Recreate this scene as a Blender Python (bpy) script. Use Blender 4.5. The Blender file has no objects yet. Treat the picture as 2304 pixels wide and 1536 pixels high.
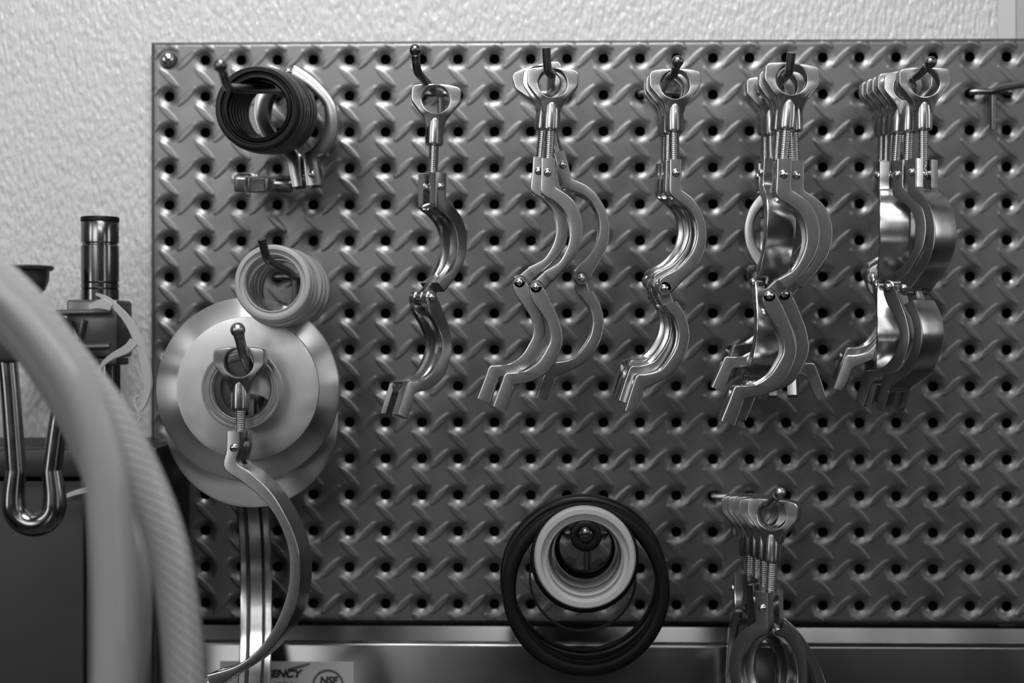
import bpy, math, random
import numpy as np
from mathutils import Vector, Matrix

# ---------------------------------------------------------------- camera, world, light, exposure
SC = bpy.context.scene
ZC = 1.45                                   # camera height above the floor
F_PX = 3450.0
DIST = 1.0698                               # camera to board face
TH = math.radians(1.41)
cd = bpy.data.cameras.new('camera'); cam = bpy.data.objects.new('camera', cd)
SC.collection.objects.link(cam); SC.camera = cam
cam.location = (0, -DIST, ZC)
cam.rotation_euler = (math.pi / 2, 0, TH)
cd.sensor_fit = 'HORIZONTAL'; cd.sensor_width = 36.0; cd.lens = 36.0 * F_PX / 2304.0
cd.clip_start = 0.02; cd.clip_end = 50
cd.dof.use_dof = True; cd.dof.focus_distance = 0.945; cd.dof.aperture_fstop = 4.6

w = bpy.data.worlds.new('room_light'); SC.world = w; w.use_nodes = True
nt = w.node_tree; nt.nodes.clear()
wo = nt.nodes.new('ShaderNodeOutputWorld'); bg = nt.nodes.new('ShaderNodeBackground')
tc = nt.nodes.new('ShaderNodeTexCoord'); nz = nt.nodes.new('ShaderNodeTexNoise')
nz.inputs['Scale'].default_value = 2.2; nz.inputs['Detail'].default_value = 2.0
cr = nt.nodes.new('ShaderNodeValToRGB')
cr.color_ramp.elements[0].position = 0.40; cr.color_ramp.elements[0].color = (0.02, 0.02, 0.02, 1)
cr.color_ramp.elements[1].position = 0.62; cr.color_ramp.elements[1].color = (0.42, 0.42, 0.42, 1)
nt.links.new(tc.outputs['Generated'], nz.inputs['Vector'])
nt.links.new(nz.outputs['Fac'], cr.inputs['Fac'])
sz = nt.nodes.new('ShaderNodeSeparateXYZ'); nt.links.new(tc.outputs['Generated'], sz.inputs[0])
mz = nt.nodes.new('ShaderNodeMapRange'); mz.inputs['From Min'].default_value = -0.10; mz.inputs['From Max'].default_value = 0.35
mz.inputs['To Min'].default_value = 0.22; mz.inputs['To Max'].default_value = 1.25; nt.links.new(sz.outputs[2], mz.inputs['Value'])
mm = nt.nodes.new('ShaderNodeVectorMath'); mm.operation = 'SCALE'
nt.links.new(cr.outputs['Color'], mm.inputs[0]); nt.links.new(mz.outputs['Result'], mm.inputs['Scale'])
nt.links.new(mm.outputs[0], bg.inputs['Color'])
bg.inputs['Strength'].default_value = 0.36
nt.links.new(bg.outputs['Background'], wo.inputs['Surface'])

def area(name, loc, target, sx, sy, power):
    l = bpy.data.lights.new(name, 'AREA'); l.shape = 'RECTANGLE'; l.size = sx; l.size_y = sy; l.energy = power
    o = bpy.data.objects.new(name, l); SC.collection.objects.link(o)
    o.location = loc
    o.rotation_euler = (Vector(target) - Vector(loc)).to_track_quat('-Z', 'Y').to_euler()
    return o
area('ceiling_lamp', (-0.12, -0.64, ZC + 0.84), (-0.05, 0, ZC + 0.12), 0.50, 0.28, 12.5)
area('side_window', (-1.45, -1.30, ZC + 0.25), (-0.1, 0, ZC + 0.0), 0.22, 1.0, 4.5)
area('room_window', (-0.85, -2.40, ZC + 0.62), (-0.2, 0, ZC), 0.95, 0.85, 10.5)
area('added_right_light', (1.55, -0.62, ZC + 0.42), (0.1, 0, ZC + 0.1), 0.13, 0.75, 2.4)  # added light, no known source; brightens the clamp bands and hose edges
area('added_streak_light', (1.12, -1.48, ZC + 0.05), (-0.1, -0.2, ZC), 0.07, 1.0, 1.3)  # added narrow light for bright streaks along hoses and jaws
area('added_low_light', (-0.243, -2.40, ZC - 0.86), (-0.243, 0, ZC - 0.86), 0.27, 0.32, 0.9)  # invented light, sized to reflect as a bright patch in the splash
area('ceiling_strip', (0.45, -1.75, ZC + 1.15), (0.1, -0.1, ZC), 1.3, 0.08, 4.0)
area('ceiling_strip', (0.45, -2.60, ZC + 1.15), (0.1, -0.1, ZC), 1.3, 0.10, 6.0)

SC.view_settings.view_transform = 'Standard'; SC.view_settings.look = 'None'
SC.view_settings.exposure = 0.1; SC.view_settings.gamma = 1.0
SC.view_settings.use_curve_mapping = False

# ---------------------------------------------------------------- helpers
CT, ST = math.cos(TH), math.sin(TH)
def at(px, py, y=0.0):
    """world point seen at that photo pixel on the vertical plane y metres in front of the board"""
    u = (px - 1152) / F_PX; v = (768 - py) / F_PX
    d = Vector((CT * u - ST, CT + ST * u, v))
    k = (DIST - y) / d.y
    return Vector((0, -DIST, ZC)) + d * k
def S(y): return (DIST - y) / F_PX          # metres per pixel at that distance
random.seed(4)

def mesh(name, verts, faces, mat, parent=None, smooth=True, sharp=35, uv=None):
    me = bpy.data.meshes.new(name); me.from_pydata([tuple(v) for v in verts], [], faces)
    me.validate(); me.update()
    if smooth:
        me.shade_smooth()
        if sharp: me.set_sharp_from_angle(angle=math.radians(sharp))
    if uv:
        l = me.uv_layers.new(name='UVMap')
        for i, lp in enumerate(me.loops): l.data[i].uv = uv[lp.vertex_index]
    me.materials.append(mat)
    return link(name, me, parent)
def link(name, me, parent=None):
    o = bpy.data.objects.new(name, me); SC.collection.objects.link(o)
    if parent: o.parent = parent
    return o
def tag(o, label=None, cat=None, group=None, kind=None):
    if label: o['label'] = label
    if cat: o['category'] = cat
    if group: o['group'] = group
    if kind: o['kind'] = kind
    return o
def empty(name, loc, label, cat, group=None):
    o = bpy.data.objects.new(name, None); o.empty_display_size = 0.01
    SC.collection.objects.link(o); o.location = loc
    return tag(o, label, cat, group)

class MB:
    def __init__(s): s.v = []; s.f = []; s.uv = []
    def add(s, v, f, M=None, uv=None):
        b = len(s.v)
        s.v += [(M @ Vector(p)) if M else Vector(p) for p in v]
        s.f += [tuple(b + i for i in q) for q in f]
        s.uv += uv if uv else [(0, 0)] * len(v)
        return s
    def box(s, c, h, M=None):
        v = [(c[0] + i * h[0], c[1] + j * h[1], c[2] + k * h[2]) for i in (-1, 1) for j in (-1, 1) for k in (-1, 1)]
        return s.add(v, [(0, 1, 3, 2), (4, 6, 7, 5), (0, 4, 5, 1), (2, 3, 7, 6), (0, 2, 6, 4), (1, 5, 7, 3)], M)
    def rbox(s, x0, x1, y0, y1, z0, z1, b=0.001, M=None):
        """box with chamfered edges"""
        c = Vector(((x0 + x1) / 2, (y0 + y1) / 2, (z0 + z1) / 2)); h = Vector((abs(x1 - x0) / 2, abs(y1 - y0) / 2, abs(z1 - z0) / 2))
        b = min(b, *(0.45 * q for q in h))
        import bmesh
        bm = bmesh.new(); bmesh.ops.create_cube(bm, size=2)
        for q in bm.verts: q.co = Vector((q.co.x * h.x, q.co.y * h.y, q.co.z * h.z)) + c
        bmesh.ops.bevel(bm, geom=list(bm.edges), offset=b, segments=2, affect='EDGES', profile=0.5)
        bm.verts.index_update()
        s.add([q.co.copy() for q in bm.verts], [tuple(q.index for q in f.verts) for f in bm.faces], M)
        bm.free(); return s
    def lathe(s, prof, n=32, M=None, closed=False):
        """profile of (r, z) about local z"""
        v = []; f = []; m = len(prof)
        for i in range(n):
            a = 2 * math.pi * i / n; c, d = math.cos(a), math.sin(a)
            v += [(r * c, r * d, z) for r, z in prof]
        for i in range(n):
            j = (i + 1) % n
            for k in range(m if closed else m - 1):
                l = (k + 1) % m
                f.append((i * m + k, j * m + k, j * m + l, i * m + l))
        return s.add(v, f, M)
    def tube(s, pts, r, n=16, cap=True, M=None, flat=None):
        pts = [Vector(p) for p in pts]; m = len(pts)
        rs = r if isinstance(r, (list, tuple)) else [r] * m
        t = [(pts[min(i + 1, m - 1)] - pts[max(i - 1, 0)]).normalized() for i in range(m)]
        up = Vector((0, 0, 1)) if abs(t[0].z) < 0.9 else Vector((0, 1, 0))
        nrm = (up - t[0] * up.dot(t[0])).normalized()
        v = []; f = []; uv = []; L = 0
        for i in range(m):
            if i: L += (pts[i] - pts[i - 1]).length
            nrm = (nrm - t[i] * nrm.dot(t[i])).normalized(); b = t[i].cross(nrm)
            for k in range(n):
                a = 2 * math.pi * k / n
                ra = rs[i]; rb = rs[i] * (flat or 1)
                v.append(pts[i] + nrm * math.cos(a) * ra + b * math.sin(a) * rb); uv.append((L, k / n))
        for i in range(m - 1):
            for k in range(n):
                j = (k + 1) % n
                f.append((i * n + k, i * n + j, (i + 1) * n + j, (i + 1) * n + k))
        if cap: f += [tuple(range(n))[::-1], tuple((m - 1) * n + k for k in range(n))]
        return s.add(v, f, M, uv)
    def build(s, name, mat, parent=None, **k):
        if k.pop('use_uv', False): k['uv'] = s.uv
        return mesh(name, s.v, s.f, mat, parent, **k)

def catmull(P, n=6):
    P = [Vector(p) for p in P]; out = []
    for i in range(len(P) - 1):
        a = P[max(i - 1, 0)]; b = P[i]; c = P[i + 1]; d = P[min(i + 2, len(P) - 1)]
        for k in range(n):
            t = k / n
            out.append(0.5 * ((2 * b) + (c - a) * t + (2 * a - 5 * b + 4 * c - d) * t * t + (3 * b - a - 3 * c + d) * t ** 3))
    out.append(P[-1]); return out
def lerp_list(L, n):
    out = []
    for i in range(len(L) - 1):
        out += [L[i] + (L[i + 1] - L[i]) * k / n for k in range(n)]
    return out + [L[-1]]
TO_Y = Matrix.Rotation(math.pi / 2, 4, 'X')   # local +z -> world -y (towards the viewer)

# ---------------------------------------------------------------- materials (all grey)
def mat(name, base, metal=0.0, rough=0.5, bump=None, aniso=0, var=0.0, vscale=60, **kw):
    m = bpy.data.materials.new(name); m.use_nodes = True
    t = m.node_tree; b = t.nodes['Principled BSDF']
    b.inputs['Base Color'].default_value = (base, base, base, 1)
    b.inputs['Metallic'].default_value = metal; b.inputs['Roughness'].default_value = rough
    for k, v in kw.items(): b.inputs[k.replace('_', ' ')].default_value = v
    co = t.nodes.new('ShaderNodeTexCoord')
    if var:
        n = t.nodes.new('ShaderNodeTexNoise'); n.inputs['Scale'].default_value = vscale; n.inputs['Detail'].default_value = 5
        t.links.new(co.outputs['Object'], n.inputs['Vector'])
        mr = t.nodes.new('ShaderNodeMapRange'); mr.inputs['From Min'].default_value = .3; mr.inputs['From Max'].default_value = .7
        mr.inputs['To Min'].default_value = rough - var; mr.inputs['To Max'].default_value = rough + var
        t.links.new(n.outputs['Fac'], mr.inputs['Value']); t.links.new(mr.outputs['Result'], b.inputs['Roughness'])
    if bump:
        n = t.nodes.new('ShaderNodeTexNoise'); n.inputs['Scale'].default_value = bump[0]; n.inputs['Detail'].default_value = 3
        t.links.new(co.outputs['Object'], n.inputs['Vector'])
        bp = t.nodes.new('ShaderNodeBump'); bp.inputs['Strength'].default_value = bump[1]; bp.inputs['Distance'].default_value = bump[2]
        t.links.new(n.outputs['Fac'], bp.inputs['Height']); t.links.new(bp.outputs['Normal'], b.inputs['Normal'])
    if aniso:
        b.inputs['Anisotropic'].default_value = aniso
        tg = t.nodes.new('ShaderNodeTangent'); tg.direction_type = 'RADIAL'; tg.axis = 'Z'
        t.links.new(tg.outputs['Tangent'], b.inputs['Tangent'])
    return m
M_CAST = mat('cast_steel', 0.39, 1.0, 0.26, var=0.012, vscale=350)
M_POL = mat('polished_steel', 0.62, 1.0, 0.14, var=0.05, vscale=200)
M_THREAD = mat('thread_steel', 0.55, 1.0, 0.22)
M_HOOK = mat('dark_hook_steel', 0.16, 1.0, 0.28)
M_HOOKZ = mat('zinc_hook_steel', 0.36, 1.0, 0.30)
M_DISC = mat('satin_disc_steel', 0.58, 1.0, 0.42, var=0.05, vscale=90)
M_COLLAR = mat('collar_steel', 0.68, 1.0, 0.24)
M_TURN = mat('turned_disc_steel', 0.66, 1.0, 0.34, aniso=0.95, Anisotropic_Rotation=0.25)
M_RUB = mat('black_rubber', 0.004, 0, 0.30, Specular_IOR_Level=0.16)
M_RUBD = mat('matte_black_rubber', 0.004, 0, 0.45, Specular_IOR_Level=0.12)
M_TUBE = mat('stainless_tube', 0.20, 1.0, 0.20, var=0.04, vscale=80)
M_DARK = mat('dark_plastic', 0.02, 0, 0.4)
M_CAB = mat('dark_brushed_steel', 0.008, 0.3, 0.45, var=0.05, vscale=10)
M_GASK = mat('gap_seal_black', 0.006, 0, 0.6)
M_STICK = mat('sticker_paper', 0.30, 0, 0.45)
M_INK = mat('sticker_ink', 0.012, 0, 0.5)
M_INK2 = mat('sticker_grey_ink', 0.05, 0, 0.5)
M_SPL = mat('stainless_sheet', 0.12, 1.0, 0.17, bump=(4, 0.3, 0.002), var=0.04, vscale=14)
M_BRKT = mat('bracket_steel', 0.12, 0.8, 0.3)
M_FLOOR = mat('floor_grey', 0.12, 0, 0.5)

def translucent(name, base, rough, trl, tra, gl=1.45, braid=False):
    m = bpy.data.materials.new(name); m.use_nodes = True; t = m.node_tree
    b = t.nodes['Principled BSDF']; out = t.nodes['Material Output']
    b.inputs['Base Color'].default_value = (base, base, base, 1); b.inputs['Roughness'].default_value = rough
    b.inputs['IOR'].default_value = gl
    tl = t.nodes.new('ShaderNodeBsdfTranslucent'); tl.inputs['Color'].default_value = (base, base, base, 1)
    m1 = t.nodes.new('ShaderNodeMixShader'); m1.inputs[0].default_value = trl
    t.links.new(b.outputs[0], m1.inputs[1]); t.links.new(tl.outputs[0], m1.inputs[2])
    tp = t.nodes.new('ShaderNodeBsdfTransparent')
    m2 = t.nodes.new('ShaderNodeMixShader'); m2.inputs[0].default_value = tra
    t.links.new(m1.outputs[0], m2.inputs[1]); t.links.new(tp.outputs[0], m2.inputs[2])
    t.links.new(m2.outputs[0], out.inputs['Surface'])
    if braid:
        uv = t.nodes.new('ShaderNodeUVMap'); sx = t.nodes.new('ShaderNodeSeparateXYZ'); t.links.new(uv.outputs[0], sx.inputs[0])
        prev = None
        for sg in (1,):
            a = t.nodes.new('ShaderNodeMath'); a.operation = 'MULTIPLY'; a.inputs[1].default_value = 190; t.links.new(sx.outputs[0], a.inputs[0])
            c = t.nodes.new('ShaderNodeMath'); c.operation = 'MULTIPLY'; c.inputs[1].default_value = 11 * sg; t.links.new(sx.outputs[1], c.inputs[0])
            d = t.nodes.new('ShaderNodeMath'); d.operation = 'ADD'; t.links.new(a.outputs[0], d.inputs[0]); t.links.new(c.outputs[0], d.inputs[1])
            e = t.nodes.new('ShaderNodeMath'); e.operation = 'FRACT'; t.links.new(d.outputs[0], e.inputs[0])
            g = t.nodes.new('ShaderNodeMath'); g.operation = 'LESS_THAN'; g.inputs[1].default_value = 0.22; t.links.new(e.outputs[0], g.inputs[0])
            if prev:
                h = t.nodes.new('ShaderNodeMath'); h.operation = 'MAXIMUM'; t.links.new(prev.outputs[0], h.inputs[0]); t.links.new(g.outputs[0], h.inputs[1]); prev = h
            else: prev = g
        mx = t.nodes.new('ShaderNodeMix'); mx.data_type = 'RGBA'
        mx.inputs[6].default_value = (base, base, base, 1); mx.inputs[7].default_value = (base * .42,) * 3 + (1,)
        t.links.new(prev.outputs[0], mx.inputs[0]); t.links.new(mx.outputs[2], b.inputs['Base Color']); t.links.new(mx.outputs[2], tl.inputs['Color'])
    return m
M_SIL = translucent('milky_silicone', 0.44, 0.42, 0.45, 0.0)
M_SIL2 = translucent('clear_strap_plastic', 0.50, 0.15, 0.35, 0.30)
M_HOSE = translucent('clear_hose_plastic', 0.34, 0.08, 0.25, 0.12, 1.6)
M_HOSEB = translucent('braided_hose_plastic', 0.40, 0.10, 0.25, 0.08, 1.6, braid=True)

# board metal with wear
M_BOARD = mat('tread_plate_metal', 0.135, 0.85, 0.40, bump=(400, 0.12, 0.0003), var=0.07, vscale=40)
def wall_material():
    m = bpy.data.materials.new('pebbled_wall_panel'); m.use_nodes = True; t = m.node_tree; b = t.nodes['Principled BSDF']
    b.inputs['Base Color'].default_value = (0.37, 0.37, 0.37, 1); b.inputs['Roughness'].default_value = 0.38
    co = t.nodes.new('ShaderNodeTexCoord'); mp = t.nodes.new('ShaderNodeMapping')
    mp.inputs['Scale'].default_value = (1, 1, 0.40); mp.inputs['Rotation'].default_value = (0, math.radians(12), 0)
    t.links.new(co.outputs['Object'], mp.inputs['Vector'])
    n = t.nodes.new('ShaderNodeTexNoise'); n.inputs['Scale'].default_value = 430; n.inputs['Detail'].default_value = 1.5
    v = t.nodes.new('ShaderNodeTexVoronoi'); v.inputs['Scale'].default_value = 420; v.feature = 'SMOOTH_F1'
    t.links.new(mp.outputs[0], n.inputs['Vector']); t.links.new(mp.outputs[0], v.inputs['Vector'])
    a = t.nodes.new('ShaderNodeMath'); a.operation = 'SUBTRACT'; t.links.new(n.outputs['Fac'], a.inputs[0]); t.links.new(v.outputs['Distance'], a.inputs[1])
    bp = t.nodes.new('ShaderNodeBump'); bp.inputs['Strength'].default_value = 0.55; bp.inputs['Distance'].default_value = 0.0022
    t.links.new(a.outputs[0], bp.inputs['Height']); t.links.new(bp.outputs['Normal'], b.inputs['Normal'])
    return m
M_WALL = wall_material()
M_TRIM = mat('smooth_trim', 0.36, 0, 0.35)

# ---------------------------------------------------------------- setting
def slab(name, x0, x1, y0, y1, z0, z1, m, **k):
    o = MB().box(((x0 + x1) / 2, (y0 + y1) / 2, (z0 + z1) / 2), ((x1 - x0) / 2, (y1 - y0) / 2, (z1 - z0) / 2)).build(name, m, smooth=False)
    return tag(o, kind='structure', **k)
WY = 0.012
slab('wall_back', -1.6, 1.6, WY, WY + 0.06, 0, 2.7, M_WALL, label='off-white wall of pebbled plastic panel behind the metal board')
slab('floor', -1.6, 1.6, -2.6, WY, -0.05, 0, M_FLOOR)
e0 = at(2243, 40, -WY).x; e1 = at(2282, 40, -WY).x
slab('trim_1', e0, e1, WY - 0.003, WY, 0, 2.7, M_TRIM, label='smooth vertical joint strip at the right edge of the pebbled panel')
slab('trim_2', e1, e1 + 0.14, WY - 0.0015, WY, 0, 2.7, mat('smooth_trim_grey', 0.26, 0, 0.4), label='plain grey wall strip in the upper right corner')

# ---------------------------------------------------------------- the board
PITCH = 0.0254
X0 = -0.2673; ROW0 = ZC + 0.1974
NC, NR, RES = 28, 16, 40
def pegboard():
    sp = PITCH / RES; nx, nz = NC * RES + 1, NR * RES + 1
    xs = np.arange(nx) * sp; zs = np.arange(nz) * sp
    gx, gz = np.meshgrid(xs, zs, indexing='xy')      # gz measured downward from the top edge
    lx = (gx / PITCH) % 1.0 - 0.5; lz = (gz / PITCH) % 1.0 - 0.5   # cell centred on its hole
    lx *= PITCH; lz *= -PITCH                           # lz up
    r = np.hypot(lx, lz)
    h = np.zeros_like(gx)
    def bar(cx, cz, dx, dz, L=0.0098, W=0.0024, H=0.00036):
        u = ((lx - cx) * dx + (lz - cz) * dz); v = (-(lx - cx) * dz + (lz - cz) * dx)
        e = np.clip(1 - (u / L) ** 2, 0, 1); wv = W * np.maximum(e, 1e-6) ** 0.5
        q = np.clip(1 - (v / (wv + 1e-6)) ** 2, 0, 1)
        return H * (0.75 * np.clip(q * 3.2, 0, 1) + 0.25 * q) * np.clip(e * 3, 0, 1)
    s2 = math.sqrt(.5); p = PITCH / 2
    for c in (-p, p):
        h = np.maximum(h, bar(c, 0, s2, s2)); h = np.maximum(h, bar(0, c, s2, -s2))
    d = np.clip((0.0098 - r) / 0.0062, 0, 1); h = h * (1 - d * .6) - 0.0020 * d ** 2.3
    # fade the pattern out at the folded rim
    W_, H_ = xs[-1], zs[-1]
    edge = np.minimum(np.minimum(gx, W_ - gx), np.minimum(gz, H_ - gz))
    h *= np.clip(edge / 0.002, 0, 1); h -= 0.0022 * np.clip(1 - edge / 0.0035, 0, 1) ** 2
    R = 0.0036
    px, pz = gx.copy(), gz.copy()
    cxm = np.arange(nx - 1) + .5; czm = np.arange(nz - 1) + .5
    fx, fz = np.meshgrid(cxm, czm, indexing='xy')
    fr = np.hypot((fx / RES) % 1.0 - .5, (fz / RES) % 1.0 - .5) * PITCH
    keep = fr >= R
    touch = np.zeros_like(gx, bool); rm = ~keep
    touch[:-1, :-1] |= rm; touch[1:, :-1] |= rm; touch[:-1, 1:] |= rm; touch[1:, 1:] |= rm
    k = np.where(touch & (r > 1e-6), R / np.maximum(r, 1e-6), 1.0)
    px = px + (lx * k - lx); pz = pz - (lz * k - lz)
    idx = np.arange(nx * nz).reshape(nz, nx)
    f = np.stack([idx[:-1, :-1], idx[1:, :-1], idx[1:, 1:], idx[:-1, 1:]], -1)[keep]
    ox = X0 - PITCH / 2; oz = ROW0 + PITCH / 2
    V = np.stack([ox + px, -h, oz - pz], -1).reshape(-1, 3)
    used = np.zeros(len(V), bool); used[f.ravel()] = True
    new = np.cumsum(used) - 1; V = V[used]; f = new[f]
    verts = [V]; faces = [f]; base = len(V)
    n = 24; a = np.arange(n) * 2 * np.pi / n
    for i in range(NC):
        for j in range(NR):
            cx, cz = X0 + i * PITCH, ROW0 - j * PITCH
            ring = [np.stack([cx + R * 1.01 * np.cos(a), np.full(n, yy), cz + R * 1.01 * np.sin(a)], -1) for yy in (0.0018, 0.0045)]
            verts += ring
            q = np.arange(n); faces.append(np.stack([base + q, base + (q + 1) % n, base + n + (q + 1) % n, base + n + q], -1)); base += 2 * n
    x1, z1 = ox + W_, oz - H_
    loop = [(ox, oz), (x1, oz), (x1, z1), (ox, z1)]
    ev = []
    for (x, z) in loop: ev += [(x, 0.0022, z), (x, WY - 0.0003, z)]
    verts.append(np.array(ev)); faces.append(np.array([(base + 2 * i, base + 2 * i + 1, base + (2 * i + 3) % 8, base + (2 * i + 2) % 8) for i in range(4)]))
    V = np.concatenate(verts); f = np.concatenate(faces)
    me = bpy.data.meshes.new('pegboard'); me.vertices.add(len(V)); me.vertices.foreach_set('co', V.astype(np.float32).ravel())
    me.loops.add(len(f) * 4); me.loops.foreach_set('vertex_index', f.astype(np.int32).ravel())
    me.polygons.add(len(f)); me.polygons.foreach_set('loop_start', np.arange(len(f), dtype=np.int32) * 4)
    me.update(calc_edges=True); me.shade_smooth(); me.set_sharp_from_angle(angle=math.radians(60))
    me.materials.append(M_BOARD)
    return link('pegboard', me)
board = pegboard()
tag(board, 'large grey tread-plate metal pegboard with rows of punched holes on the wall', 'pegboard')
mb = MB().lathe([(0.0001, 0.0042), (0.0022, 0.0040), (0.0044, 0.0028), (0.0053, 0.0010), (0.0053, 0)], 28, TO_Y)
for a in (0.3, 0.3 + math.pi / 2):
    pass
bk = MB().box((X0 - PITCH / 2 + NC * PITCH / 2, 0.0098, ROW0 + PITCH / 2 - NR * PITCH / 2), (NC * PITCH / 2 - 0.001, 0.0008, NR * PITCH / 2 - 0.001)).build('hole_shade_sheet', mat('hole_shade_black', 0.004, 0, 0.8, Specular_IOR_Level=0.1), board, smooth=False)  # added black sheet standing in for the shade inside the holes
scr = mb.build('screw', M_THREAD, board); scr.location = at(377, 133, 0.0002)
mb = MB()
for a in (0.3, 0.3 + math.pi / 2):
    mb.box((0, -0.0040, 0), (0.0020, 0.0004, 0.00045), Matrix.Rotation(a, 4, 'Y'))
mb.build('screw_slot', M_GASK, scr, smooth=False)

# ---------------------------------------------------------------- steel splash and dark cabinet below
def splash():
    zt = at(1500, 1408, 0.0).z; yl = 0.012
    zl = at(1500, 1453, yl).z
    x0 = at(343, 1200, 0.10).x + 0.002; x1 = 0.62
    prof = [(-WY + 0.0005, zt), (0.004, zt), (yl - 0.004, zl + 0.002), (yl - 0.001, zl + 0.0008), (yl, zl - 0.001), (yl, zl - 0.24), (-WY + 0.0005, zl - 0.24)]
    n = 60; v = []; f = []; m = len(prof)
    for i in range(n + 1):
        x = x0 + (x1 - x0) * i / n
        v += [(x, -a, z) for a, z in prof]
    for i in range(n):
        for k in range(m - 1):
            f.append((i * m + k, i * m + k + 1, (i + 1) * m + k + 1, (i + 1) * m + k))
    f += [tuple(range(m))[::-1], tuple(n * m + k for k in range(m))]
    o = mesh('steel_backsplash', v, f, M_SPL, sharp=40)
    tag(o, 'stainless steel backsplash with angled top ledge running below the pegboard', 'backsplash')
    a = at(495, 1487, yl + 0.0006); b = at(796, 1600, yl + 0.0006)
    st = MB().box(((a.x + b.x) / 2, -yl - 0.0003, (a.z + b.z) / 2), ((b.x - a.x) / 2, 0.0003, (a.z - b.z) / 2)).build('sticker', M_STICK, o, smooth=False)
    def text(s, px, py, size, m, shear=0.0, off=0.0, align='LEFT', sx=1.0):
        c = bpy.data.curves.new('lettering', 'FONT'); c.body = s; c.size = size; c.shear = shear; c.offset = off
        c.align_x = align; c.extrude = 0.0001; c.materials.append(m)
        t = bpy.data.objects.new('lettering', c); SC.collection.objects.link(t); t.parent = st
        t.rotation_euler = (math.pi / 2, 0, 0); t.location = at(px, py, yl + 0.0008); t.scale = (sx, 1, 1)
        dg = bpy.context.evaluated_depsgraph_get(); me = bpy.data.meshes.new_from_object(t.evaluated_get(dg))
        o2 = link('lettering', me, st); o2.rotation_euler = t.rotation_euler; o2.location = t.location; o2.scale = t.scale
        bpy.data.objects.remove(t); return o2
    s = S(yl)
    text('REGENCY', 675, 1523, 23.5 * s, M_INK, 0.25, 0.0004, 'RIGHT', 1.08)
    text('Tables & Sinks', 668, 1544, 15 * s, M_INK, 0.0, 0.0001, 'RIGHT')
    text('NSF', 739, 1538, 23 * s, M_INK, 0.12, 0.00035, 'CENTER', 1.0)
    ring = MB().lathe([(31 * s, 0), (36 * s, 0), (36 * s, 0.0002), (31 * s, 0.0002)], 48, TO_Y, closed=True).build('emblem_ring', M_INK2, st)
    ring.location = at(738, 1541, yl + 0.0007)
    p = [at(648, 1505, yl + .0008), at(672, 1499, yl + .0008), at(697, 1492, yl + .0008)]
    MB().tube(p, [0.0006, 0.0009, 0.0007], 8).build('swoosh', M_INK2, st)
splash()

def cabinet():
    y = 0.10
    x0 = -0.62; xg0 = at(189, 1200, y).x; xg1 = at(206, 1200, y).x; x1 = at(343, 1200, y).x
    zt = at(100, 1008, y).z; zm = at(100, 1080, y).z; zb = ZC - 0.55
    r = empty('dark_cabinet', (x0 / 2 + x1 / 2, -y / 2, 0.0), 'dark steel cabinet at the lower left behind the hanging hoses', 'cabinet')
    r.location = (0, 0, 0)
    MB().rbox(x0, x1, -y + 0.012, WY - 0.0005, 0.0, zt, 0.002).build('body', M_CAB, r)
    MB().rbox(x0, xg0, -y - 0.006, -y + 0.0115, zm + 0.002, zt, 0.003).build('top_rail', mat('cabinet_rail', 0.02, 0.4, 0.4), r)
    MB().rbox(x0, xg0, -y, -y + 0.0115, 0.02, zm, 0.002).build('door', M_CAB, r)
    MB().rbox(xg0 + 0.0003, xg1, -y + 0.003, -y + 0.0115, 0.02, zt - 0.02, 0.0005).build('seal', M_GASK, r)
    MB().rbox(xg1 + 0.0003, x1, -y, -y + 0.0115, 0.02, zt - 0.002, 0.002).build('door', M_CAB, r)
cabinet()

# ---------------------------------------------------------------- pegboard hooks
def col(i): return X0 + i * PITCH
def hook(c, r, pts, ball, label, matl=M_HOOK, rr=0.0026):
    """c, r: left hole column and row of the bracket; pts: rod through those points (world)"""
    bx = col(c) + PITCH / 2; bz = ROW0 - r * PITCH
    root = empty('pegboard_hook', (bx, -0.004, bz), label, 'hook', 'hooks on the pegboard')
    def L(p): return Vector(p) - Vector((bx, -0.004, bz))
    k = 0.0021
    path = [(-PITCH / 2, 0.010, 0.002), (-PITCH / 2, 0.002, 0), (-PITCH / 2, -0.001, 0), (-PITCH / 2 + .002, -0.0022, 0), (PITCH / 2 - .002, -0.0022, 0), (PITCH / 2, -0.001, 0), (PITCH / 2, 0.002, 0), (PITCH / 2, 0.010, 0.002)]
    MB().tube(path, k, 12).build('bracket', matl, root)
    MB().tube([(0.001, -0.002, 0.0), (0.001, -0.0015, -0.012), (0.001, -0.001, -0.026)], k, 12).build('stem', matl, root)
    pp = [Vector((0.001, -0.003, 0))] + [L(p) for p in pts]
    # round the corners
    out = [pp[0]]
    for i in range(1, len(pp) - 1):
        a, b, c_ = pp[i - 1], pp[i], pp[i + 1]
        d0 = (a - b).normalized(); d1 = (c_ - b).normalized(); q = min(0.006, (a - b).length * .4, (c_ - b).length * .4)
        for t in np.linspace(0, 1, 7): out.append((b + d0 * q) * (1 - t) ** 2 + b * 2 * t * (1 - t) + (b + d1 * q) * t * t)
    out.append(pp[-1])
    MB().tube(out, rr, 18).build('rod', matl, root, sharp=50)
    if ball:
        e = out[-1]; d = (out[-1] - out[-2]).normalized()
        prof = [(rr, -0.006), (rr * 1.1, -0.0035)] + [(ball * math.cos(a), ball * math.sin(a)) for a in np.linspace(-0.9, 1.56, 12)]
        M = Matrix.Translation(e) @ d.to_track_quat('Z', 'Y').to_matrix().to_4x4()
        MB().lathe(prof, 20, M).build('ball_tip', matl, root)
    return root

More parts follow.
